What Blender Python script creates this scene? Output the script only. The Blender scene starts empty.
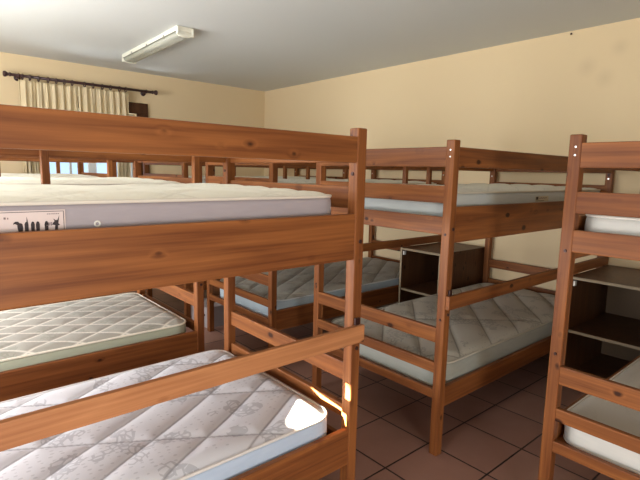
import bpy, bmesh, math, random
from mathutils import Vector, Matrix

S = bpy.context.scene
COL = S.collection
random.seed(7)

# ---------------------------------------------------------------- layout numbers
X_RIGHT, X_NEAR = 3.896, -0.92          # wall behind the right row of bunks / wall behind the left row
Y_WIN, Y_BACK = 5.751, -2.1             # window wall / wall behind the photographer
CEIL = 2.455
L, W, T, H = 2.0, 0.95, 0.045, 1.52     # bunk length, width, post, height

# ---------------------------------------------------------------- camera
cam = bpy.data.cameras.new('camera')
cam_ob = bpy.data.objects.new('camera', cam)
COL.objects.link(cam_ob)
yaw, pitch, roll = 0.857612, 0.143442, 0.021872
f = Vector((math.cos(yaw)*math.cos(pitch), math.sin(yaw)*math.cos(pitch), -math.sin(pitch)))
r0 = Vector((math.sin(yaw), -math.cos(yaw), 0))
u0 = r0.cross(f)
r = r0*math.cos(roll) + u0*math.sin(roll)
u = -r0*math.sin(roll) + u0*math.cos(roll)
M3 = Matrix((r, u, -f)).transposed()
cam_ob.matrix_world = Matrix.Translation((0, 0, 1.364)) @ M3.to_4x4()
cam.sensor_width = 36.0
cam.lens = 479.33/640*36.0
cam.shift_y = 1.2/640
cam.clip_start = 0.02
S.camera = cam_ob

# ---------------------------------------------------------------- world, lights, exposure
wd = bpy.data.worlds.new('sky'); S.world = wd; wd.use_nodes = True
bg = wd.node_tree.nodes['Background']
bg.inputs[0].default_value = (0.62, 0.80, 1.0, 1); bg.inputs[1].default_value = 1.5

def area(name, loc, rot, sx, sy, energy, color):
    l = bpy.data.lights.new(name, 'AREA'); l.shape = 'RECTANGLE'; l.size = sx; l.size_y = sy
    l.energy = energy; l.color = color
    o = bpy.data.objects.new(name, l); o.location = loc; o.rotation_euler = rot; COL.objects.link(o)
    return o
HP = math.pi/2
# daylight in the openings of the wall the left bunks stand against (sky, plus light thrown up by the sunlit ground outside)
DAY = (.97, .97, .98)
area('daylight_door', (X_NEAR-.10, .70, 1.15), (0, -HP, 0), 1.8, .8, 13, DAY)
area('daylight_window', (X_NEAR-.10, 3.1, 1.18), (0, -HP, 0), 1.6, 2.8, 200, DAY)
area('daylight_back_door', (-.40, Y_BACK-.10, .62), (HP, 0, 0), .75, 1.05, 74, DAY)
area('ground_bounce_door', (X_NEAR-.16, .70, .8), (0, -HP-.5, 0), 1.1, .8, 11, DAY)
area('ground_bounce_window', (X_NEAR-.16, 3.1, 1.1), (0, -HP-.35, 0), .8, 2.8, 80, DAY)
area('ground_bounce_curtained', (1.6, Y_WIN+.75, .45), (HP*1.5, 0, 0), 1.5, .8, 210, DAY)
# the low sun, cut by added boards behind the head of the foreground bunk
sp = bpy.data.lights.new('low_sun', 'SPOT'); sp.energy = 600000; sp.color = (1.0, .86, .66)
sp.shadow_soft_size = .02; sp.spot_size = math.radians(1.3); sp.spot_blend = .1
spo = bpy.data.objects.new('low_sun', sp); COL.objects.link(spo)
SUN_D = Vector((1.0, -.07, -.25)).normalized()
tgt = Vector((1.12, 1.33, .47))
spo.location = tgt - SUN_D*14
spo.rotation_euler = SUN_D.to_track_quat('-Z', 'Y').to_euler()

S.view_settings.view_transform = 'Standard'; S.view_settings.look = 'None'
S.view_settings.gamma = 1; S.view_settings.use_curve_mapping = False
S.view_settings.exposure = 0.0

# ---------------------------------------------------------------- helpers
def lin(c):
    c = c/255
    return c/12.92 if c <= .04045 else ((c+.055)/1.055)**2.4
def rgb(a, b, c): return (lin(a), lin(b), lin(c), 1)

class NT:
    def __init__(s, name):
        s.m = bpy.data.materials.new(name); s.m.use_nodes = True
        s.t = s.m.node_tree; s.t.nodes.clear()
        s.out = s.n('ShaderNodeOutputMaterial')
    def n(s, typ, **kw):
        nd = s.t.nodes.new(typ)
        for k, v in kw.items(): setattr(nd, k, v)
        return nd
    def l(s, a, b): s.t.links.new(a, b)
    def math(s, op, a, b=None, c=None):
        nd = s.n('ShaderNodeMath', operation=op)
        for i, v in enumerate((a, b, c)):
            if v is None: continue
            if isinstance(v, (int, float)): nd.inputs[i].default_value = v
            else: s.l(v, nd.inputs[i])
        return nd.outputs[0]
    def ramp(s, fac, stops, interp='LINEAR'):
        nd = s.n('ShaderNodeValToRGB'); cr = nd.color_ramp; cr.interpolation = interp
        while len(cr.elements) < len(stops): cr.elements.new(.5)
        for e, (p, c) in zip(cr.elements, stops): e.position = p; e.color = c
        s.l(fac, nd.inputs[0]); return nd.outputs[0]
    def mix(s, fac, a, b, blend='MIX'):
        nd = s.n('ShaderNodeMix', data_type='RGBA', blend_type=blend)
        for sock, v in ((nd.inputs[0], fac), (nd.inputs[6], a), (nd.inputs[7], b)):
            if isinstance(v, (int, float)): sock.default_value = v
            elif isinstance(v, tuple): sock.default_value = v
            else: s.l(v, sock)
        return nd.outputs[2]
    def mapping(s, vec, scale=(1, 1, 1), loc=(0, 0, 0), rot=(0, 0, 0)):
        nd = s.n('ShaderNodeMapping'); nd.inputs['Scale'].default_value = scale
        nd.inputs['Location'].default_value = loc; nd.inputs['Rotation'].default_value = rot
        s.l(vec, nd.inputs[0]); return nd.outputs[0]
    def noise(s, vec, scale, detail=3, rough=.5, dist=0):
        nd = s.n('ShaderNodeTexNoise'); nd.inputs['Scale'].default_value = scale
        nd.inputs['Detail'].default_value = detail; nd.inputs['Roughness'].default_value = rough
        nd.inputs['Distortion'].default_value = dist
        s.l(vec, nd.inputs['Vector']); return nd.outputs['Fac']
    def bsdf(s, color, rough=.5, spec=.5, normal=None, **kw):
        b = s.n('ShaderNodeBsdfPrincipled')
        for sock, v in (('Base Color', color), ('Roughness', rough), ('Specular IOR Level', spec)):
            if isinstance(v, (int, float, tuple)): b.inputs[sock].default_value = v
            else: s.l(v, b.inputs[sock])
        for k, v in kw.items(): b.inputs[k.replace('_', ' ')].default_value = v
        if normal: s.l(normal, b.inputs['Normal'])
        s.l(b.outputs[0], s.out.inputs[0]); return b
    def bump(s, h, strength=.3, dist=.01):
        nd = s.n('ShaderNodeBump'); nd.inputs['Strength'].default_value = strength
        nd.inputs['Distance'].default_value = dist; s.l(h, nd.inputs['Height']); return nd.outputs[0]
    def objco(s, rnd=True):
        tc = s.n('ShaderNodeTexCoord')
        if not rnd: return tc.outputs['Object']
        oi = s.n('ShaderNodeObjectInfo')
        a = s.n('ShaderNodeVectorMath', operation='MULTIPLY_ADD')
        cx = s.n('ShaderNodeCombineXYZ')
        s.l(oi.outputs['Random'], cx.inputs[0]); s.l(oi.outputs['Random'], cx.inputs[1]); s.l(oi.outputs['Random'], cx.inputs[2])
        s.l(cx.outputs[0], a.inputs[0]); a.inputs[1].default_value = (37, 53, 71)
        s.l(tc.outputs['Object'], a.inputs[2]); return a.outputs[0]

def plain(name, c, rough=.5, spec=.5, **kw):
    t = NT(name); t.bsdf(c, rough, spec, **kw); return t.m

def wood(name, axis, light, dark, knot, rough=.48):
    t = NT(name); co = t.objco()
    lo, hi = .8, 13.0
    sc = [hi, hi, hi]; sc[axis] = lo
    # knots: sparse cells stretched along the board
    ks = [12.0]*3; ks[axis] = 7.5
    vor = t.n('ShaderNodeTexVoronoi'); vor.inputs['Scale'].default_value = 1.0; vor.inputs['Randomness'].default_value = 1
    t.l(t.mapping(co, tuple(ks)), vor.inputs['Vector'])
    d = vor.outputs['Distance']
    sep = t.n('ShaderNodeSeparateColor'); t.l(vor.outputs['Color'], sep.inputs[0])
    has = t.math('GREATER_THAN', sep.outputs[0], .22)          # only some cells carry a knot
    fine0 = t.noise(co, 70, 2)
    halo = t.math('MULTIPLY', t.math('SUBTRACT', 1.0, t.math('SMOOTH_MIN', t.math('MULTIPLY', d, 4.2), 1.0, .1)), has)
    core = t.math('MULTIPLY', t.math('MINIMUM', 1.0, t.math('MAXIMUM', 0.0, t.math('MULTIPLY', 14.0, t.math('SUBTRACT', t.math('MULTIPLY_ADD', sep.outputs[1], .09, .125), t.math('ADD', d, t.math('MULTIPLY', fine0, .06)))))), has)
    # growth-ring figure
    warp = t.noise(t.mapping(co, tuple(sc)), 1.0, 2, .5, .4)
    ring = t.math('ADD', t.math('MULTIPLY', warp, 7.0), t.math('MULTIPLY', halo, 1.6))
    fig = t.math('PINGPONG', ring, 1.0)
    fs = [110.0]*3; fs[axis] = 2.6
    fine = t.noise(t.mapping(co, tuple(fs)), 1.0, 3, .6)
    fac = t.math('ADD', t.math('MULTIPLY', t.math('POWER', fig, 1.5), .34), t.math('MULTIPLY', fine, .78))
    c = t.ramp(fac, [(.12, dark), (.52, tuple((a+b)/2 for a, b in zip(light, dark))), (.95, light)])
    big = t.noise(co, 1.7, 2)
    c = t.mix(t.math('MULTIPLY', big, .35), c, dark)
    c = t.mix(t.math('MULTIPLY', halo, .30), c, knot)
    c = t.mix(t.math('MULTIPLY', core, .85), c, (knot[0]*.25, knot[1]*.22, knot[2]*.3, 1))
    rg = t.math('MULTIPLY_ADD', fine, .2, rough-.1)
    t.bsdf(c, rg, .22, t.bump(fine, .12, .002), Coat_Weight=.03, Coat_Roughness=.25)
    return t.m
P_L, P_D, P_K = rgb(160, 101, 53), rgb(84, 42, 21), rgb(62, 26, 14)
WX = wood('varnished_pine_lengthwise', 0, P_L, P_D, P_K)
WY = wood('varnished_pine_crosswise', 1, P_L, P_D, P_K)
WG = wood('paler_lit_pine_plank', 0, rgb(196, 138, 92), rgb(132, 80, 48), rgb(84, 42, 24))  # pine of the left guard rails, paler from light put into its colour
WZ = wood('varnished_pine_upright', 2, P_L, P_D, P_K)
VEN = wood('dark_veneer', 2, rgb(104, 68, 42), rgb(68, 43, 27), rgb(50, 34, 24), .45)
WIN_W = wood('dark_window_wood', 2, rgb(92, 58, 34), rgb(62, 36, 22), rgb(45, 28, 18), .5)
EDGE = plain('pale_edge_banding', rgb(146, 130, 104), .5)
BOLT = plain('dark_bolt', rgb(58, 34, 30), .4, .5, Metallic=.4)
STEEL = plain('bright_screw', rgb(190, 186, 178), .3, .5, Metallic=.9)
ROD = plain('dark_brown_rod', rgb(62, 36, 36), .35)
WHITE = plain('white_enamel', rgb(226, 224, 208), .4)
PLAST = plain('white_plastic', rgb(214, 212, 204), .5)

# ---------------------------------------------------------------- mesh helpers
def bm_box(bm, x0, x1, y0, y1, z0, z1, bev=.004, seg=2):
    g = bmesh.ops.create_cube(bm, size=1.0)
    vs = g['verts']
    for v in vs:
        v.co = Vector(((x0+x1)/2+v.co.x*(x1-x0), (y0+y1)/2+v.co.y*(y1-y0), (z0+z1)/2+v.co.z*(z1-z0)))
    if bev:
        es = list({e for v in vs for e in v.link_edges})
        bmesh.ops.bevel(bm, geom=es, offset=bev, segments=seg, affect='EDGES', profile=.6)
def bm_cyl(bm, p, q, r1, r2=None, n=16):
    p, q = Vector(p), Vector(q); d = q-p
    m = Matrix.Translation((p+q)/2) @ d.to_track_quat('Z', 'Y').to_matrix().to_4x4()
    bmesh.ops.create_cone(bm, cap_ends=True, segments=n, radius1=r1, radius2=r1 if r2 is None else r2, depth=d.length, matrix=m)
def bm_lathe(bm, prof, m, n=20):
    rings = []
    for rad, h in prof:
        rings.append([bm.verts.new(m @ Vector((rad*math.cos(2*math.pi*k/n), rad*math.sin(2*math.pi*k/n), h))) for k in range(n)])
    for a, b in zip(rings, rings[1:]):
        for k in range(n): bm.faces.new((a[k], a[(k+1) % n], b[(k+1) % n], b[k]))
    bm.faces.new(rings[0][::-1]); bm.faces.new(rings[-1])
def bm_torus(bm, c, axis, R, rr, n=24, k=8):
    q = Vector(axis).to_track_quat('Z', 'Y').to_matrix(); c = Vector(c); rings = []
    for i in range(n):
        a = 2*math.pi*i/n; e = Vector((math.cos(a), math.sin(a), 0))
        rings.append([bm.verts.new(c + q @ (e*(R+rr*math.cos(2*math.pi*j/k)) + Vector((0, 0, rr*math.sin(2*math.pi*j/k))))) for j in range(k)])
    for i in range(n):
        A, B = rings[i], rings[(i+1) % n]
        for j in range(k): bm.faces.new((A[j], B[j], B[(j+1) % k], A[(j+1) % k]))
def obj(name, bm, mat, parent=None, smooth=False):
    bmesh.ops.recalc_face_normals(bm, faces=bm.faces)
    me = bpy.data.meshes.new(name); bm.to_mesh(me); bm.free()
    if smooth:
        for p in me.polygons: p.use_smooth = True
    me.materials.append(mat)
    o = bpy.data.objects.new(name, me); COL.objects.link(o)
    if parent: o.parent = parent
    return o
def box(name, mat, parent, *a, bev=.004):
    bm = bmesh.new(); bm_box(bm, *a, bev=bev); return obj(name, bm, mat, parent)
def thing(name, label, cat, loc=(0, 0, 0), group=None, rotz=0):
    o = bpy.data.objects.new(name, None); o.empty_display_size = .1; COL.objects.link(o)
    o.location = loc; o.rotation_euler = (0, 0, rotz); o['label'] = label; o['category'] = cat
    if group: o['group'] = group
    return o
def struct(o): o['kind'] = 'structure'; return o
def copy_tree(o, parent=None):
    c = o.copy(); COL.objects.link(c)
    if parent: c.parent = parent
    for ch in list(o.children): copy_tree(ch, c)
    return c

# ---------------------------------------------------------------- room materials
def plaster(name, c, c2, stains=()):
    t = NT(name); co = t.objco(False)
    n1 = t.noise(co, 1.1, 3); n2 = t.noise(co, 60, 3)
    col = t.mix(t.math('MULTIPLY', n1, .5), c, c2)
    for (p, rad) in stains:                                     # old round stains on the plaster
        vd = t.n('ShaderNodeVectorMath', operation='DISTANCE'); t.l(co, vd.inputs[0]); vd.inputs[1].default_value = p
        k = t.math('MULTIPLY', t.math('SUBTRACT', 1.0, t.math('SMOOTH_MIN', t.math('DIVIDE', vd.outputs['Value'], rad), 1.0, .3)), .15)
        col = t.mix(k, col, rgb(140, 112, 84))
    t.bsdf(col, .8, .25, t.bump(n2, .12, .003)); return t.m
WALL = plaster('cream_plaster', rgb(226, 205, 166), rgb(218, 196, 156))
CEILM = plaster('ceiling_plaster', rgb(212, 214, 210), rgb(204, 206, 203))
def tiles():
    t = NT('terracotta_tiles'); co = t.objco(False)
    br = t.n('ShaderNodeTexBrick', offset=0.0, squash=1.0)
    t.l(t.mapping(co, loc=(-1.932+.329*9, -1.0215+.329*12, 0)), br.inputs['Vector'])
    br.inputs['Scale'].default_value = 1.0; br.inputs['Mortar Size'].default_value = .0045; br.inputs['Mortar Smooth'].default_value = .15
    br.inputs['Brick Width'].default_value = .329; br.inputs['Row Height'].default_value = .329
    br.inputs['Color1'].default_value = rgb(160, 122, 106); br.inputs['Color2'].default_value = rgb(148, 111, 97)
    br.inputs['Mortar'].default_value = rgb(52, 40, 36); br.inputs['Bias'].default_value = 0
    n = t.noise(co, 5, 4, .6); n2 = t.noise(co, 40, 3)
    c = t.mix(t.math('MULTIPLY', n, .5), br.outputs['Color'], rgb(150, 112, 98), 'MULTIPLY')
    c = t.mix(.55, br.outputs['Color'], c)
    b = t.math('ADD', t.math('MULTIPLY', br.outputs['Fac'], -1.0), t.math('MULTIPLY', n2, .12))
    t.bsdf(c, t.math('MULTIPLY_ADD', n, .25, .32), .4, t.bump(b, .5, .003)); return t.m
FLOOR = tiles()

# ---------------------------------------------------------------- room shell
def slab(name, mat, *a):
    bm = bmesh.new(); bm_box(bm, *a, bev=0); return struct(obj(name, bm, mat))
def wall_holes(name, mat, axis, c0, c1, span, holes):
    """a wall across `axis`, thick from c0 to c1, over span = (a0,a1,z0,z1), with rectangular openings"""
    a0, a1, z0, z1 = span
    bm = bmesh.new()
    cuts = sorted({a0, a1, *[h[0] for h in holes], *[h[1] for h in holes]})
    for p, q in zip(cuts, cuts[1:]):
        hs = sorted([h for h in holes if h[0] <= p+1e-6 and h[1] >= q-1e-6], key=lambda h: h[2])
        z = z0; segs = []
        for h in hs: segs.append((z, h[2])); z = h[3]
        segs.append((z, z1))
        for s0, s1 in segs:
            if s1-s0 < 1e-4: continue
            if axis == 'x': bm_box(bm, c0, c1, p, q, s0, s1, bev=0)
            else: bm_box(bm, p, q, c0, c1, s0, s1, bev=0)
    bmesh.ops.remove_doubles(bm, verts=bm.verts, dist=1e-5)
    return struct(obj(name, bm, mat))
slab('floor', FLOOR, X_NEAR-.2, X_RIGHT+.2, Y_BACK-.2, Y_WIN+.2, -.1, 0)
slab('ceiling', CEILM, X_NEAR-.2, X_RIGHT+.2, Y_BACK-.2, Y_WIN+.2, CEIL, CEIL+.1)
# faint round stains high on the right wall
SW = plaster('cream_plaster_stained', rgb(226, 205, 166), rgb(218, 196, 156),
             [((3.896, 1.526, 2.176), .085), ((3.896, 1.395, 2.081), .085), ((3.896, 1.318, 2.281), .07)])
slab('wall_right', SW, X_RIGHT, X_RIGHT+.2, Y_BACK, Y_WIN+.2, 0, CEIL)
WX0, WX1, WZ0, WZ1 = 1.14, 2.105, .92, 1.985
wall_holes('wall_left', WALL, 'y', Y_WIN, Y_WIN+.2, (X_NEAR, X_RIGHT, 0, CEIL), [(WX0, WX1, WZ0, WZ1)])
wall_holes('wall_near', WALL, 'x', X_NEAR-.2, X_NEAR, (Y_BACK, Y_WIN, 0, CEIL),
           [(.28, 1.12, .15, 2.15), (1.370, 1.62, .940, 1.135), (1.68, 4.52, .36, 2.0)])  # small middle hole added for the sun beam
wall_holes('wall_back', WALL, 'y', Y_BACK-.2, Y_BACK, (X_NEAR, X_RIGHT, 0, CEIL), [(-.80, .0, .06, 1.18)])

# added unseen boards behind the foreground bunk, cut to shape the sun patch
sun_mask = thing('sun_mask_boards', 'added unseen boards shaping the sun beam, low in the wall behind the left bunks', 'window', (X_NEAR-.1, 1.49, .925))
struct(sun_mask)
for pts in ([(1.372, .942), (1.618, .942), (1.618, 1.027), (1.606, 1.0255), (1.404, .957), (1.372, .957)],
            [(1.372, .958), (1.397, .958), (1.397, 1.055), (1.372, 1.055)],
            [(1.398, 1.0075), (1.606, 1.0285), (1.618, 1.0285), (1.618, 1.133), (1.406, 1.133), (1.406, 1.055), (1.398, 1.055)]):
    bm = bmesh.new()
    A = [bm.verts.new((-.01, y-1.49, z-.925)) for y, z in pts]; B = [bm.verts.new((.01, y-1.49, z-.925)) for y, z in pts]
    bm.faces.new(A); bm.faces.new(B[::-1]); n = len(pts)
    for k in range(n): bm.faces.new((A[k], A[(k+1) % n], B[(k+1) % n], B[k]))
    obj('board', bm, WIN_W, sun_mask)

# ---------------------------------------------------------------- curtained window
win = thing('window_1', 'dark wood framed window behind the parted cream curtains', 'window', ((WX0+WX1)/2, Y_WIN, WZ0))
struct(win)
cx = (WX0+WX1)/2
def wbox(name, mat, x0, x1, y0, y1, z0, z1): return box(name, mat, win, x0-cx, x1-cx, y0-Y_WIN, y1-Y_WIN, z0-WZ0, z1-WZ0, bev=.005)
wbox('lintel', WIN_W, WX0-.13, WX1+.13, Y_WIN-.03, Y_WIN-.002, WZ1, WZ1+.125)
wbox('jamb', WIN_W, WX1, WX1+.13, Y_WIN-.03, Y_WIN-.002, WZ0-.02, WZ1)
wbox('jamb', WIN_W, WX0-.13, WX0, Y_WIN-.03, Y_WIN-.002, WZ0-.02, WZ1)
wbox('sill', WIN_W, WX0-.16, WX1+.16, Y_WIN-.07, Y_WIN-.002, WZ0-.06, WZ0-.02)
FRAME = plain('white_window_paint', rgb(214, 216, 216), .5)
for x0, x1 in ((WX0+.002, WX0+.05), (WX1-.05, WX1-.002), (cx-.045, cx+.045)):
    wbox('stile', FRAME, x0, x1, Y_WIN+.08, Y_WIN+.12, WZ0+.002, WZ1-.002)
for z0, z1 in ((WZ0+.002, WZ0+.05), (WZ1-.05, WZ1-.002)):
    wbox('rail', FRAME, WX0+.05, WX1-.05, Y_WIN+.082, Y_WIN+.118, z0, z1)
for xm in (WX0+.26, WX1-.26):
    wbox('glazing_bar', FRAME, xm-.012, xm+.012, Y_WIN+.085, Y_WIN+.115, WZ0+.05, WZ1-.05)
g = NT('clear_glass')
tr = g.n('ShaderNodeBsdfTransparent'); tr.inputs[0].default_value = (.93, .97, 1, 1)
gl = g.n('ShaderNodeBsdfGlossy'); gl.inputs['Roughness'].default_value = .03
ms = g.n('ShaderNodeMixShader'); ms.inputs[0].default_value = .06
g.l(tr.outputs[0], ms.inputs[1]); g.l(gl.outputs[0], ms.inputs[2]); g.l(ms.outputs[0], g.out.inputs[0])
wbox('pane', g.m, WX0+.05, WX1-.05, Y_WIN+.098, Y_WIN+.102, WZ0+.05, WZ1-.05)

# curtain rod with finials, rings and brackets
RZ, RY = 2.238, Y_WIN-.10
rod = thing('curtain_rod', 'dark brown curtain rod with ball finials and rings on the window wall', 'curtain rod', (1.56, RY, RZ))
bm = bmesh.new(); bm_cyl(bm, (-.70, 0, 0), (.70, 0, 0), .0145, n=20); obj('pole', bm, ROD, rod, True)
for s in (-1, 1):
    bm = bmesh.new(); m = Matrix.Translation((s*.70, 0, 0)) @ Matrix.Rotation(s*HP, 4, 'Y')
    bm_lathe(bm, [(.014, -.005), (.02, 0), (.02, .008), (.013, .014), (.017, .024), (.026, .036), (.029, .048), (.025, .058), (.012, .064)], m)
    obj('finial', bm, ROD, rod, True)
for x in (-.63, .63):
    bm = bmesh.new(); bm_cyl(bm, (x, .01, -.012), (x, .10, -.012), .010); bm_cyl(bm, (x, .094, -.012), (x, .0995, -.012), .03)
    bm_torus(bm, (x, 0, 0), (1, 0, 0), .017, .006); obj('bracket', bm, ROD, rod, True)
ring_x = [-.60, -.535, -.46, -.375, -.30, -.225, -.15, -.03, .055, .15, .235, .33, .40]
for x in ring_x:
    bm = bmesh.new(); bm_torus(bm, (x, 0, -.009), (1, .12, 0), .0245, .006); obj('ring', bm, ROD, rod, True)

def curtain_mat():
    t = NT('cream_curtain_cloth'); co = t.objco(False)
    n = t.noise(co, 220, 2)
    c = t.mix(t.math('MULTIPLY', n, .25), rgb(232, 216, 180), rgb(208, 188, 148))
    d = t.n('ShaderNodeBsdfDiffuse'); t.l(c, d.inputs[0])
    tl = t.n('ShaderNodeBsdfTranslucent'); t.l(c, tl.inputs[0])
    ms = t.n('ShaderNodeMixShader'); ms.inputs[0].default_value = .18
    t.l(d.outputs[0], ms.inputs[1]); t.l(tl.outputs[0], ms.inputs[2]); t.l(ms.outputs[0], t.out.inputs[0]); return t.m
CURT = curtain_mat()
def curtain(label, xo, xi, xtie, folds):
    """outer edge xo stays straight; the inner edge starts at xi at the top and is gathered to xtie lower down"""
    o = thing('curtain', label, 'curtain', (xo, RY, .75), 'cream curtains at the window')
    bm = bmesh.new(); nu, nv = folds*16, 60; zt, zb = 2.205, .78; rows = []
    for j in range(nv+1):
        v = j/nv; z = zt+(zb-zt)*v
        k = min(1, max(0, (v-.17)/.34)); k = k*k*(3-2*k)
        edge = xi+(xtie-xi)*k
        row = []
        for i in range(nu+1):
            uu = i/nu; x = xo+(edge-xo)*uu
            amp = .010+.012*k + (.006 if v > .05 else 0)
            ph = uu*folds*2*math.pi
            y = -.004+amp*math.sin(ph+.5*math.sin(3*v+uu*5))+.006*math.sin(ph*2.3+v*4)
            x += .006*math.sin(ph*1.5+6*v)*(1 if 0 < i < nu else 0)
            hd = .012*max(0, 1-v/.03)*abs(math.sin(ph/2))
            row.append(bm.verts.new((x-xo, y, z-.75-hd)))
        rows.append(row)
    for a, b in zip(rows, rows[1:]):
        for i in range(nu): bm.faces.new((a[i], a[i+1], b[i+1], b[i]))
    c = obj('cloth', bm, CURT, o, True)
    so = c.modifiers.new('thickness', 'SOLIDIFY'); so.thickness = .002
    return o
curtain('left cream curtain hanging from the dark rod, gathered away from the window', .925, 1.455, 1.125, 8)
curtain('right cream curtain hanging from the dark rod, beside the bare dark window jamb', 1.985, 1.462, 1.835, 8)

# ---------------------------------------------------------------- bunk bed (foot end at x = 0, head towards +x, near long side at y = 0)
Z = dict(r1=(1.399, 1.4895), r2=(1.2336, 1.3135), r3=(1.088, 1.171), l1=(.567, .640), l2=(.415, .468), l3=(.285, .331))
def make_bunk(label, loc, flip, battens, low_top=.392):
    b = thing('bunk_bed', label, 'bunk bed', loc, 'pine bunk beds')
    F = (lambda a, c: (-c, -a)) if flip else (lambda a, c: (a, c))    # mirror along the length for the row that faces the other way
    def bx(name, mat, x0, x1, *rest, parent=None, bev=.004):
        return box(name, mat, parent or b, *F(x0, x1), *rest, bev=bev)
    for ex in (0, L-T):
        for ey in (0, W-T):
            p = bx('post', WZ, ex, ex+T, ey, ey+T, .0, H, bev=.0055)
            for zb in (1.105, .70):                                  # dark bolt heads on the end and on the long face
                bm = bmesh.new()
                s = -1 if ex == 0 else 1
                xf = (ex if ex == 0 else ex+T); xm = ex+T/2
                if flip: xf, xm, s = -xf, -xm, -s
                bm_cyl(bm, (xf-s*.002, ey+T*.5, zb-.014), (xf+s*.003, ey+T*.5, zb-.014), .007, .0055)
                obj('bolt', bm, BOLT, p)
                bm = bmesh.new(); yf, sy = (0, -1) if ey == 0 else (W, 1)
                bm_cyl(bm, (xm+.004, yf-sy*.002, zb+.012), (xm+.004, yf+sy*.004, zb+.012), .0085, .0065); obj('bolt', bm, BOLT, p)
            for zs in (1.475, 1.445):
                bm = bmesh.new(); bm_cyl(bm, (xf-s*.002, ey+T*.45, zs), (xf+s*.0015, ey+T*.45, zs), .0035); obj('screw', bm, STEEL, p)
            # long screw heads facing the mattress
            bm = bmesh.new(); xi, si = (ex+T, 1) if ex == 0 else (ex, -1)
            if flip: xi, si = -xi, -si
            bm_cyl(bm, (xi-si*.002, ey+T*.5, 1.36), (xi+si*.004, ey+T*.5, 1.36), .008, .006); obj('bolt', bm, STEEL if ex else BOLT, p)
    for nm, ex in (('foot_rail', .003), ('head_rail', L-.027)):
        for k, (z0, z1) in Z.items():
            bx(nm, WY, ex, ex+.024, T-.004, W-T+.004, z0, z1)
    for ey in (.004, W-.028):
        bx('top_side_rail', WX, T-.004, L-T+.004, ey, ey+.024, 1.399, 1.4895)
        bx('upper_side_board', WX, T-.004, L-T+.004, ey, ey+.024, 1.051, 1.2185)
        bx('lower_side_board', WX, T-.004, L-T+.004, ey, ey+.024, .245, low_top)
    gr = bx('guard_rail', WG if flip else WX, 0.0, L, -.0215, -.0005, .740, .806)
    bx('rail_block', BOLT, .016, .038, -.010, -.0003, .8065, .832, parent=gr, bev=.001)
    for d in battens:
        bx('batten', WZ, d-.014, d+.014, W-.060, W-.0285, 1.10, 1.47, bev=.003)
    for z in (.306, 1.120):
        bx('mattress_base', WX, .030, L-.030, .0285, W-.0285, z-.018, z, bev=.002)
    return b
XA, XB = 1.2575, 1.862
BAT_A, BAT_B = (.213, .842), (.775, 1.045)
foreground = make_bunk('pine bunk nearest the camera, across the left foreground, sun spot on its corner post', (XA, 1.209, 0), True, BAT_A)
middle = make_bunk('pine bunk right of centre whose whole foot end and tall corner post stand free', (XB, 1.253, 0), False, BAT_B, .345)
def again(src, label, loc):
    o = copy_tree(src); o.location = loc; o['label'] = label; return o
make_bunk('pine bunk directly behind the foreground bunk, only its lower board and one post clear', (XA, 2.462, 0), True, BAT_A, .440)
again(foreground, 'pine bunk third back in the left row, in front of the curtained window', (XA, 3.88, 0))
rear = make_bunk('pine bunk behind the middle one, against the right wall beyond the first dark cabinet', (XB, 2.650, 0), False, BAT_B)
again(rear, 'pine bunk cut off by the right edge, its post in front of an open cabinet', (XB, -.184, 0))
again(rear, 'pine bunk farthest back along the right wall, near the window corner', (XB, 4.0, 0))

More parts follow.
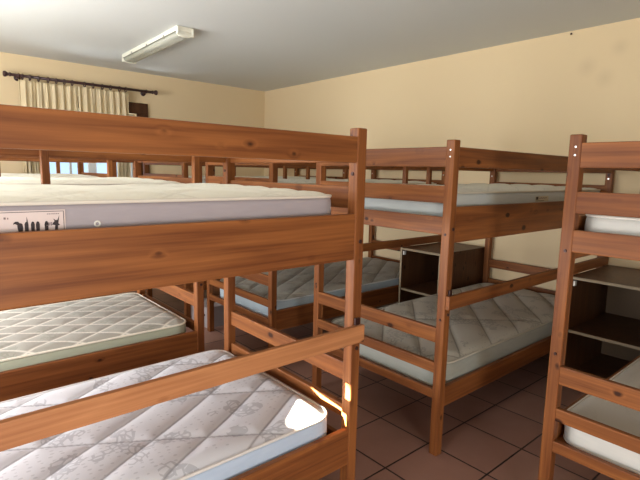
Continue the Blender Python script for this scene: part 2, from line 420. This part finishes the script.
# ---------------------------------------------------------------- mattresses
def quilt_uv(x, y, a, s, s2):
    ca, sa = math.cos(a), math.sin(a)
    return (-x*sa+y*ca)/s, (x*sa+y*ca)/s2
def quilt_top_mat(name, base, fig, seam, a, s, s2, off, fscale=9, famt=.6, sw=.007):
    t = NT(name); co = t.objco(False)
    sx = t.n('ShaderNodeSeparateXYZ'); t.l(co, sx.inputs[0]); x, y = sx.outputs[0], sx.outputs[1]
    ca, sa = math.cos(a), math.sin(a)
    def fam(k, sp, o):
        v = t.math('MULTIPLY_ADD', x, k*sa/sp, t.math('MULTIPLY_ADD', y, ca/sp, o))
        return t.math('MULTIPLY', t.math('PINGPONG', v, .5), sp)
    dd = t.math('MINIMUM', fam(-1, s, off[0]), fam(1, s2, off[1]))
    line = t.math('SUBTRACT', 1.0, t.math('SMOOTH_MIN', t.math('DIVIDE', dd, sw), 1.0, .2))
    # woven damask: sprays of leaves and scattered dots
    nz = t.n('ShaderNodeTexNoise'); nz.inputs['Scale'].default_value = 6; t.l(co, nz.inputs['Vector'])
    vm = t.n('ShaderNodeVectorMath', operation='MULTIPLY_ADD'); t.l(nz.outputs['Color'], vm.inputs[0]); vm.inputs[1].default_value = (.10, .10, 0); t.l(co, vm.inputs[2])
    mask = t.math('GREATER_THAN', t.noise(co, 7.0, 1), .54)
    wv = t.n('ShaderNodeTexVoronoi', feature='DISTANCE_TO_EDGE'); wv.inputs['Scale'].default_value = fscale*4.2; t.l(vm.outputs[0], wv.inputs['Vector'])
    leaf = t.math('MULTIPLY', t.math('LESS_THAN', wv.outputs['Distance'], .13), mask)
    vd = t.n('ShaderNodeTexVoronoi'); vd.inputs['Scale'].default_value = fscale*3.4; vd.inputs['Randomness'].default_value = .35
    t.l(t.mapping(co, (1, 1.6, 1)), vd.inputs['Vector'])
    dots = t.math('MULTIPLY', t.math('LESS_THAN', vd.outputs['Distance'], .2), t.math('SUBTRACT', 1.0, mask))
    p = t.math('MULTIPLY', t.math('MAXIMUM', leaf, t.math('MULTIPLY', dots, .7)), famt)
    c = t.mix(p, base, fig)
    c = t.mix(t.math('MULTIPLY', t.noise(co, 3.5, 3), .3), c, tuple(v*.82 for v in base[:3])+(1,))
    c = t.mix(t.math('MULTIPLY', line, .8), c, seam)
    fab = t.noise(co, 300, 2)
    t.bsdf(c, .75, .25, t.bump(fab, .12, .002), Sheen_Weight=.12); return t.m
def side_mat(name, c, c2):
    t = NT(name); co = t.objco(False)
    n = t.noise(t.mapping(co, (1, 1, 5)), 14, 3); n2 = t.noise(co, 260, 2)
    t.bsdf(t.mix(n, c, c2), .65, .3, t.bump(n2, .15, .002), Sheen_Weight=.15); return t.m

def make_mattress(label, loc, Lx, Wy, Th, style, rc=.075):
    """local origin under the centre; returns the thing with body, quilted top and two piping cords"""
    o = thing('mattress', label, 'mattress', loc, 'mattresses on the bunks')
    a, s, s2, off, amp = style['a'], style['s'], style['s2'], style['off'], style['amp']
    nx, ny = int(Lx/.0115), int(Wy/.0115)
    hx, hy = Lx/2, Wy/2
    def pos(i, j):
        x, y = -hx+Lx*i/nx, -hy+Wy*j/ny
        ax, ay = abs(x)-(hx-rc), abs(y)-(hy-rc)
        if ax > 0 and ay > 0:
            A, B = ax/rc, ay/rc
            X, Y = A*math.sqrt(1-B*B/2)*rc, B*math.sqrt(1-A*A/2)*rc
            x = math.copysign(hx-rc+X, x); y = math.copysign(hy-rc+Y, y)
        return x, y
    def edged(x, y):
        ax, ay = abs(x)-(hx-rc), abs(y)-(hy-rc)
        if ax > 0 and ay > 0: return rc-math.hypot(ax, ay)
        return rc-max(ax, ay)
    ph = random.random()*6
    def hgt(x, y):
        d = max(0, edged(x, y))
        e = min(1, d/.05); rim = .012*(1-(1-e)**2)
        ca, sa = math.cos(a), math.sin(a)
        q1 = (-x*sa+y*ca)/s+off[0]; q2 = (x*sa+y*ca)/s2+off[1]
        d1 = abs(q1-round(q1))*s; d2 = abs(q2-round(q2))*s2
        t = min(d1, d2)
        pil = amp*(1-math.exp(-t/.022))*min(1, max(0, d-.008)/.055)
        wob = .004*math.sin(x*2.3+ph)*math.cos(y*4+ph)+.003*math.sin(x*7+y*5+ph)
        return Th-.012+rim+pil+wob*e
    bm = bmesh.new()
    V = [[None]*(ny+1) for _ in range(nx+1)]
    for i in range(nx+1):
        for j in range(ny+1):
            x, y = pos(i, j); V[i][j] = bm.verts.new((x, y, hgt(x, y)))
    for i in range(nx):
        for j in range(ny): bm.faces.new((V[i][j], V[i+1][j], V[i+1][j+1], V[i][j+1]))
    loop = [(i, 0) for i in range(nx)]+[(nx, j) for j in range(ny)]+[(i, ny) for i in range(nx, 0, -1)]+[(0, j) for j in range(ny, 0, -1)]
    ring = [pos(i, j) for i, j in loop][::2]
    obj('quilted_top', bm, style['top'], o, True)
    n = len(ring)
    nrm = []
    for k in range(n):
        p, q = Vector(ring[k-1]), Vector(ring[(k+1) % n]); tt = (q-p).normalized(); nrm.append(Vector((tt.y, -tt.x)))
    bm = bmesh.new(); rows = []
    for zz, bl in ((0.0, -.010), (.006, -.001), (.02, .002), (Th*.5, .004), (Th-.03, .002), (Th-.014, -.002), (Th-.0125, -.010)):
        rows.append([bm.verts.new((ring[k][0]+nrm[k].x*bl, ring[k][1]+nrm[k].y*bl, zz)) for k in range(n)])
    for A, B in zip(rows, rows[1:]):
        for k in range(n): bm.faces.new((A[k], A[(k+1) % n], B[(k+1) % n], B[k]))
    bm.faces.new(rows[0][::-1]); bm.faces.new(rows[-1])
    obj('body', bm, style['side'], o, True)
    for zz in (Th-.011, .008):
        bm = bmesh.new(); R = []
        for k in range(n):
            R.append([bm.verts.new((ring[k][0]+nrm[k].x*(.0055*math.cos(w)-.0005), ring[k][1]+nrm[k].y*(.0055*math.cos(w)-.0005), zz+.0055*math.sin(w))) for w in [2*math.pi*m/6 for m in range(6)]])
        for k in range(n):
            A, B = R[k], R[(k+1) % n]
            for m in range(6): bm.faces.new((A[m], B[m], B[(m+1) % 6], A[(m+1) % 6]))
        obj('piping', bm, style['pipe'], o, True)
    return o
def style(name, base, fig, seam, side, side2, pipe, deg, s, s2, off, amp, **kw):
    a = math.radians(deg)
    return dict(a=a, s=s, s2=s2, off=off, amp=amp, top=quilt_top_mat(name+'_quilting', base, fig, seam, a, s, s2, off, **kw),
                side=side_mat(name+'_border', side, side2), pipe=plain(name+'_piping', pipe, .6))
ST_GREY = style('grey_floral', rgb(208, 210, 214), rgb(142, 144, 150), rgb(132, 132, 134), rgb(176, 190, 206), rgb(160, 176, 196), rgb(206, 202, 196), 31, .157, .315, (.15, .03), .012, famt=.55)
ST_GREEN = style('green_white', rgb(164, 164, 152), rgb(136, 142, 126), rgb(238, 236, 222), rgb(172, 178, 156), rgb(160, 166, 146), rgb(232, 228, 210), 35, .128, .128, (.2, .1), .007, famt=.5, sw=.011)
ST_BLUE = style('blue', rgb(112, 138, 186), rgb(84, 112, 168), rgb(84, 106, 150), rgb(104, 130, 180), rgb(90, 116, 166), rgb(176, 190, 210), 33, .16, .16, (.2, .1), .009, famt=.4)
ST_FADE = style('faded_grey', rgb(188, 184, 170), rgb(140, 140, 132), rgb(120, 118, 108), rgb(160, 162, 152), rgb(146, 150, 142), rgb(186, 182, 168), 41, .20, .62, (.1, .35), .014, famt=.6)
ST_DIM = style('dim_grey', rgb(162, 160, 148), rgb(128, 126, 116), rgb(104, 102, 94), rgb(170, 184, 190), rgb(154, 170, 178), rgb(196, 202, 204), 34, .17, .34, (.3, .1), .014, famt=.4)
ST_UPPER = style('cream_upper', rgb(226, 222, 204), rgb(206, 202, 184), rgb(206, 200, 182), rgb(162, 154, 156), rgb(150, 142, 146), rgb(206, 198, 184), 30, .16, .16, (.2, .1), .010, famt=.3)
ST_UPPER2 = style('pale_upper', rgb(214, 212, 198), rgb(190, 192, 182), rgb(190, 190, 178), rgb(186, 192, 188), rgb(174, 180, 178), rgb(196, 190, 172), 30, .16, .16, (.4, .2), .009, famt=.3)
ST_PLAIN = style('pale_plain', rgb(204, 200, 188), rgb(188, 186, 176), rgb(170, 168, 160), rgb(206, 204, 196), rgb(192, 192, 186), rgb(222, 218, 208), 30, 1.7, 1.7, (.5, .5), .003, famt=.25)
ML, MW = 1.86, .87
yc = W/2
def at_bunk(x0, y0, z): return (x0, y0+yc, z)
XLA, XLB = 1.180-ML/2, 1.925+ML/2
Z1, Z2 = .3065, 1.1205
m_low = make_mattress('lower grey floral mattress with a patch of sun on its corner, on the foreground bunk', at_bunk(1.172-ML/2, 1.209, Z1), ML, MW, .155, ST_GREY)
m_up = make_mattress('upper cream mattress with a printed black and white label, on the foreground bunk', at_bunk(1.166-ML/2, 1.209, Z2), ML, MW, .170, ST_UPPER)
make_mattress('lower pale green quilted mattress with white piping, on the bunk behind the foreground one', at_bunk(1.185-ML/2, 2.462, Z1), ML, MW, .190, ST_GREEN)
m = copy_tree(m_up); m.location = at_bunk(1.195-ML/2, 2.462, Z2); m['label'] = 'upper pale mattress just visible behind the foreground bunk\'s upper mattress'
make_mattress('blue lower mattress glimpsed behind the pale green quilted one', at_bunk(XLA, 3.88, Z1), ML, MW, .140, ST_BLUE)
m = copy_tree(m_up); m.location = at_bunk(XLA, 3.88, Z2); m['label'] = 'upper mattress nearest the curtained window, in the left row'
make_mattress('lower faded grey quilted mattress on the middle bunk, under its guard rail', at_bunk(1.930+ML/2, 1.253, Z1), ML, MW, .140, ST_FADE, .10)
mb_up = make_mattress('upper pale mattress with a small tag on its side, on the middle bunk', at_bunk(1.930+ML/2, 1.253, Z2), ML, MW, .170, ST_UPPER2)
make_mattress('lower plain pale mattress on the bunk at the right edge, seen between the rails', at_bunk(XLB, -.184, Z1), ML, MW, .120, ST_PLAIN)
make_mattress('thin upper white mattress on the bunk at the right edge', at_bunk(XLB, -.184, Z2), ML, MW, .115, ST_PLAIN)
make_mattress('lower grey quilted mattress with a pale blue side, behind the middle bunk', at_bunk(XLB, 2.650, Z1), ML, MW, .150, ST_DIM, .11)
m = copy_tree(mb_up); m.location = at_bunk(XLB, 2.650, Z2); m['label'] = 'upper pale mattress on the bunk behind the middle one'
m = make_mattress('lower mattress on the farthest bunk along the right wall', at_bunk(XLB, 4.0, Z1), ML, MW, .140, ST_DIM)
m = copy_tree(mb_up); m.location = at_bunk(XLB, 4.0, Z2); m['label'] = 'upper pale mattress on the farthest bunk along the right wall'

# printed label on the foreground upper mattress
LAB = plain('label_cloth', rgb(206, 190, 184), .7); INK = plain('label_ink', rgb(44, 34, 36), .7); INK2 = plain('faded_ink', rgb(120, 104, 104), .7)
def poly(bm, pts, y, th=.0006):
    vs = [bm.verts.new((x, y, z)) for x, z in pts]; fc = bm.faces.new(vs)
    ex = bmesh.ops.extrude_face_region(bm, geom=[fc])
    for v in ex['geom']:
        if isinstance(v, bmesh.types.BMVert): v.co.y -= th
def rect(bm, x0, x1, z0, z1, y): poly(bm, [(x0, z0), (x1, z0), (x1, z1), (x0, z1)], y)
lx, lz = m_up.location.x, m_up.location.z; yf = -MW/2-.0036
X1, X0, ZT, ZB = .281-lx, .03-lx, 1.264-lz, 1.178-lz
bm = bmesh.new(); rect(bm, X0, X1, ZB, ZT, yf); lab = obj('label_patch', bm, LAB, m_up); lab['label'] = 'printed cloth label with a dark border'
bm = bmesh.new(); b_ = .003
for q in ((X0+b_, X1-b_, ZT-b_-.0012, ZT-b_), (X0+b_, X1-b_, ZB+b_, ZB+b_+.0012), (X1-b_-.0012, X1-b_, ZB+b_, ZT-b_), (X0+b_, X0+b_+.0012, ZB+b_, ZT-b_)): rect(bm, *q, yf-.0006)
obj('label_border', bm, INK, lab)
# small rows of print, then a row of dark figures ending in a horned one
bm = bmesh.new(); x = X0+.07
for k in range(13):
    w = .0030+.0012*((k*7) % 3); hh = .0036+.001*((k*5) % 2)
    if k % 4 != 2: rect(bm, x, x+w*.75, ZT-.0185, ZT-.0185+hh, yf-.0006)
    x += w+.0012
x = X1-.038
for k in range(7):
    w = .0022+.0008*(k % 2); rect(bm, x, x+w, ZT-.0105, ZT-.0105+.002, yf-.0006); x += w+.0012
obj('small_print', bm, INK2, lab)
def fig(pts, x, z, s): return [(x+p*s*.66, z+q*s) for p, q in pts]
DOG = [(0, 0), (0, 5), (-5, 7), (-9, 6), (-8, 9), (-3, 11), (2, 11), (6, 8), (9, 8), (12, 6), (13, 0), (10, -12), (4, -12)]
HARE = [(0, -12), (0, 6), (2, 9), (5, 10), (6, 19), (8, 10), (9, 6), (9, -12)]
MAN = [(0, -12), (-1, 5), (1, 10), (4, 12), (8, 11), (10, 6), (9, -12)]
BULL = [(0, -12), (2, 2), (-6, 3), (-2, 7), (1, 9), (-2, 14), (3, 11), (8, 11), (13, 19), (11, 9), (10, 5), (14, 2), (9, 1), (8, -12)]
bm = bmesh.new(); S_ = .0013; zz = ZT-.0385
for P_, xo in ((DOG, -.098), (HARE, -.084), (MAN, -.071), (MAN, -.061), (MAN, -.0435), (BULL, -.024)):
    poly(bm, fig(P_, X1+xo, zz, S_ if P_ is not MAN else .0011), yf-.0006)
obj('label_figures', bm, INK, lab)
bm = bmesh.new(); x = X1-.0405
for k in range(3):
    rect(bm, x, x+.0022, zz+.002, zz+.010, yf-.0006); rect(bm, x, x+.0036, zz+.002+.003*k, zz+.0034+.003*k, yf-.0012); x += .0044
obj('small_print', bm, INK2, lab)
bm = bmesh.new(); bm_torus(bm, (.352-lx, -MW/2-.003, 1.226-lz), (0, 1, 0), .006, .0022); obj('vent_eyelet', bm, PLAST, m_up, True)
# small tag on the middle bunk's upper mattress
bx_, bz_ = mb_up.location.x, mb_up.location.z
bm = bmesh.new(); rect(bm, 2.75-bx_, 2.915-bx_, 1.2205-bz_, 1.252-bz_, yf); tag2 = obj('side_tag', bm, plain('tag_cloth', rgb(186, 176, 150), .7), mb_up)
bm = bmesh.new(); rect(bm, 2.757-bx_, 2.785-bx_, 1.232-bz_, 1.249-bz_, yf-.0006); rect(bm, 2.758-bx_, 2.86-bx_, 1.224-bz_, 1.2265-bz_, yf-.0006); obj('tag_print', bm, INK, tag2)
bm = bmesh.new(); x = 2.80
for k in range(6): rect(bm, x-bx_, x+.009-bx_, 1.236-bz_+.002*(k % 2), 1.243-bz_+.002*(k % 2), yf-.0006); x += .016
obj('tag_letters', bm, INK2, tag2)

# ---------------------------------------------------------------- open cabinets between the bunks on the right
def cabinet(label, y0, y1, x0=3.19, x1=3.855, top=.7385):
    c = thing('open_cabinet', label, 'cabinet', (x0, (y0+y1)/2, 0), 'dark open cabinets between the bunks')
    w = (y1-y0)/2; d = x1-x0; t = .018
    def cb(nm, mat, *a, parent=None): return box(nm, mat, parent or c, *a, bev=.001)
    for s in (-1, 1):
        ys = (w-t, w) if s > 0 else (-w, -w+t)
        p = cb('side_panel', VEN, .002, d, ys[0], ys[1], 0, top-t)
        e = cb('edge_strip', EDGE, 0, .0025, ys[0], ys[1], 0, top-t, parent=p); e['label'] = 'pale edge strip'
    p = cb('top_panel', VEN, .002, d, -w, w, top-t, top)
    e = cb('edge_strip', EDGE, -.0005, .0025, -w, w, top-t, top, parent=p); e['label'] = 'pale edge strip'
    for nm, z in (('shelf', .385), ('bottom_panel', .07)):
        p = cb(nm, VEN, .012, d-.01, -w+t, w-t, z-t, z)
        e = cb('edge_strip', EDGE, .0095, .0125, -w+t, w-t, z-t, z, parent=p); e['label'] = 'pale edge strip'
    cb('back_panel', plain('pale_hardboard', rgb(104, 82, 58), .7), d-.01, d-.002, -w+t, w-t, 0, top-t)
    h = cb('hinge', PLAST, .012, .040, w-t-.012, w-t-.0005, top-t-.045, top-t-.012); h['label'] = 'pale hinge plate'
    return c
cabinet('dark open cabinet with pale edges between the middle bunk and the one behind it', 2.212, 2.6265)
cabinet('dark open shelved cabinet with pale edges behind the post of the right-edge bunk', .782, 1.2295)
# the small grey box on the floor beyond the far post
sb = thing('storage_box', 'small grey box with a dark knob on the floor between the two farthest bunks', 'box', (2.02, 3.80, 0))
GREYB = plain('grey_painted_board', rgb(150, 140, 138), .6)
box('body', GREYB, sb, -.13, .13, -.155, .155, .0, .185)
bm = bmesh.new(); bm_cyl(bm, (-.129, -.10, .11), (-.142, -.10, .11), .010, .012); obj('knob', bm, BOLT, sb, True)

# ---------------------------------------------------------------- ceiling light
lt = thing('ceiling_light', 'long white fluorescent ceiling light with a clear ribbed cover, switched off', 'ceiling light', (1.752, 4.31, CEIL), rotz=math.radians(-1.0))
def diffuser():
    t = NT('clear_ribbed_cover')
    d = t.n('ShaderNodeBsdfTransparent'); d.inputs[0].default_value = (.95, .96, .93, 1)
    gl = t.n('ShaderNodeBsdfPrincipled'); gl.inputs['Base Color'].default_value = rgb(232, 232, 218); gl.inputs['Roughness'].default_value = .22
    co = t.objco(False); wv = t.n('ShaderNodeTexWave', bands_direction='X'); wv.inputs['Scale'].default_value = 60; t.l(co, wv.inputs['Vector'])
    t.l(t.bump(wv.outputs['Fac'], .4, .003), gl.inputs['Normal'])
    ms = t.n('ShaderNodeMixShader'); ms.inputs[0].default_value = .38
    t.l(d.outputs[0], ms.inputs[1]); t.l(gl.outputs[0], ms.inputs[2]); t.l(ms.outputs[0], t.out.inputs[0]); return t.m
LW, LL = .067, .645
box('housing', WHITE, lt, -LW, LW, -LL, LL, -.038, -.001, bev=.006)
bm = bmesh.new(); prof = []
for k in range(13):
    a = math.pi*k/12; prof.append((-(LW-.004)*math.cos(a)*(1 if abs(math.cos(a)) > .2 else 1), -.038-.036*math.sin(a)**.6))
for y0, y1 in ((-LL+.02, LL-.02),):
    A = [bm.verts.new((x, y0, z)) for x, z in prof]; B = [bm.verts.new((x, y1, z)) for x, z in prof]
    for k in range(12): bm.faces.new((A[k], A[k+1], B[k+1], B[k]))
cov = obj('cover', bm, diffuser(), lt, True)
so = cov.modifiers.new('thickness', 'SOLIDIFY'); so.thickness = .0025
for s in (-1, 1):
    bm = bmesh.new(); y0, y1 = (LL-.022, LL) if s > 0 else (-LL, -LL+.022)
    pr = [(x*1.03, z*1.03-.001) for x, z in prof]
    A = [bm.verts.new((x, y0, z)) for x, z in pr]; B = [bm.verts.new((x, y1, z)) for x, z in pr]
    n = len(pr)
    for k in range(n): bm.faces.new((A[k], A[(k+1) % n], B[(k+1) % n], B[k]))
    bm.faces.new(A[::-1]); bm.faces.new(B); obj('end_cap', bm, WHITE, lt)
    ya = s*LL
    for q in ((-LW, LW, -.012, -.004), (-LW, LW, -.070, -.060), (-LW, -LW+.012, -.068, -.004), (LW-.012, LW, -.068, -.004)):
        box('end_frame', WHITE, lt, q[0], q[1], min(ya, ya+s*.012), max(ya, ya+s*.012), q[2], q[3], bev=.002)
    bm = bmesh.new(); bm_cyl(bm, (s*.027, -LL+.03, -.055), (s*.027, LL-.03, -.055), .0125, n=20); obj('tube', bm, PLAST, lt, True)
    box('gasket', plain('gasket_rubber', rgb(112, 110, 96), .6), lt, s*(LW-.001)-.003, s*(LW-.001)+.003, -LL+.03, LL-.03, -.043, -.037, bev=.001)
    for yk in (-.38, 0, .38):
        box('clip', plain('clip_metal', rgb(120, 118, 104), .4), lt, s*(LW-.002)-.004, s*(LW-.002)+.004, yk-.01, yk+.01, -.052, -.022, bev=.001)

# a dark nail high on the right wall
nl = thing('nail', 'tiny dark nail high on the right wall above the bunks', 'nail', (X_RIGHT, 1.657, 2.432))
bm = bmesh.new(); bm_cyl(bm, (0, 0, 0), (-.012, 0, 0), .003); bm_cyl(bm, (-.010, 0, 0), (-.013, 0, 0), .007); obj('shank', bm, BOLT, nl, True)
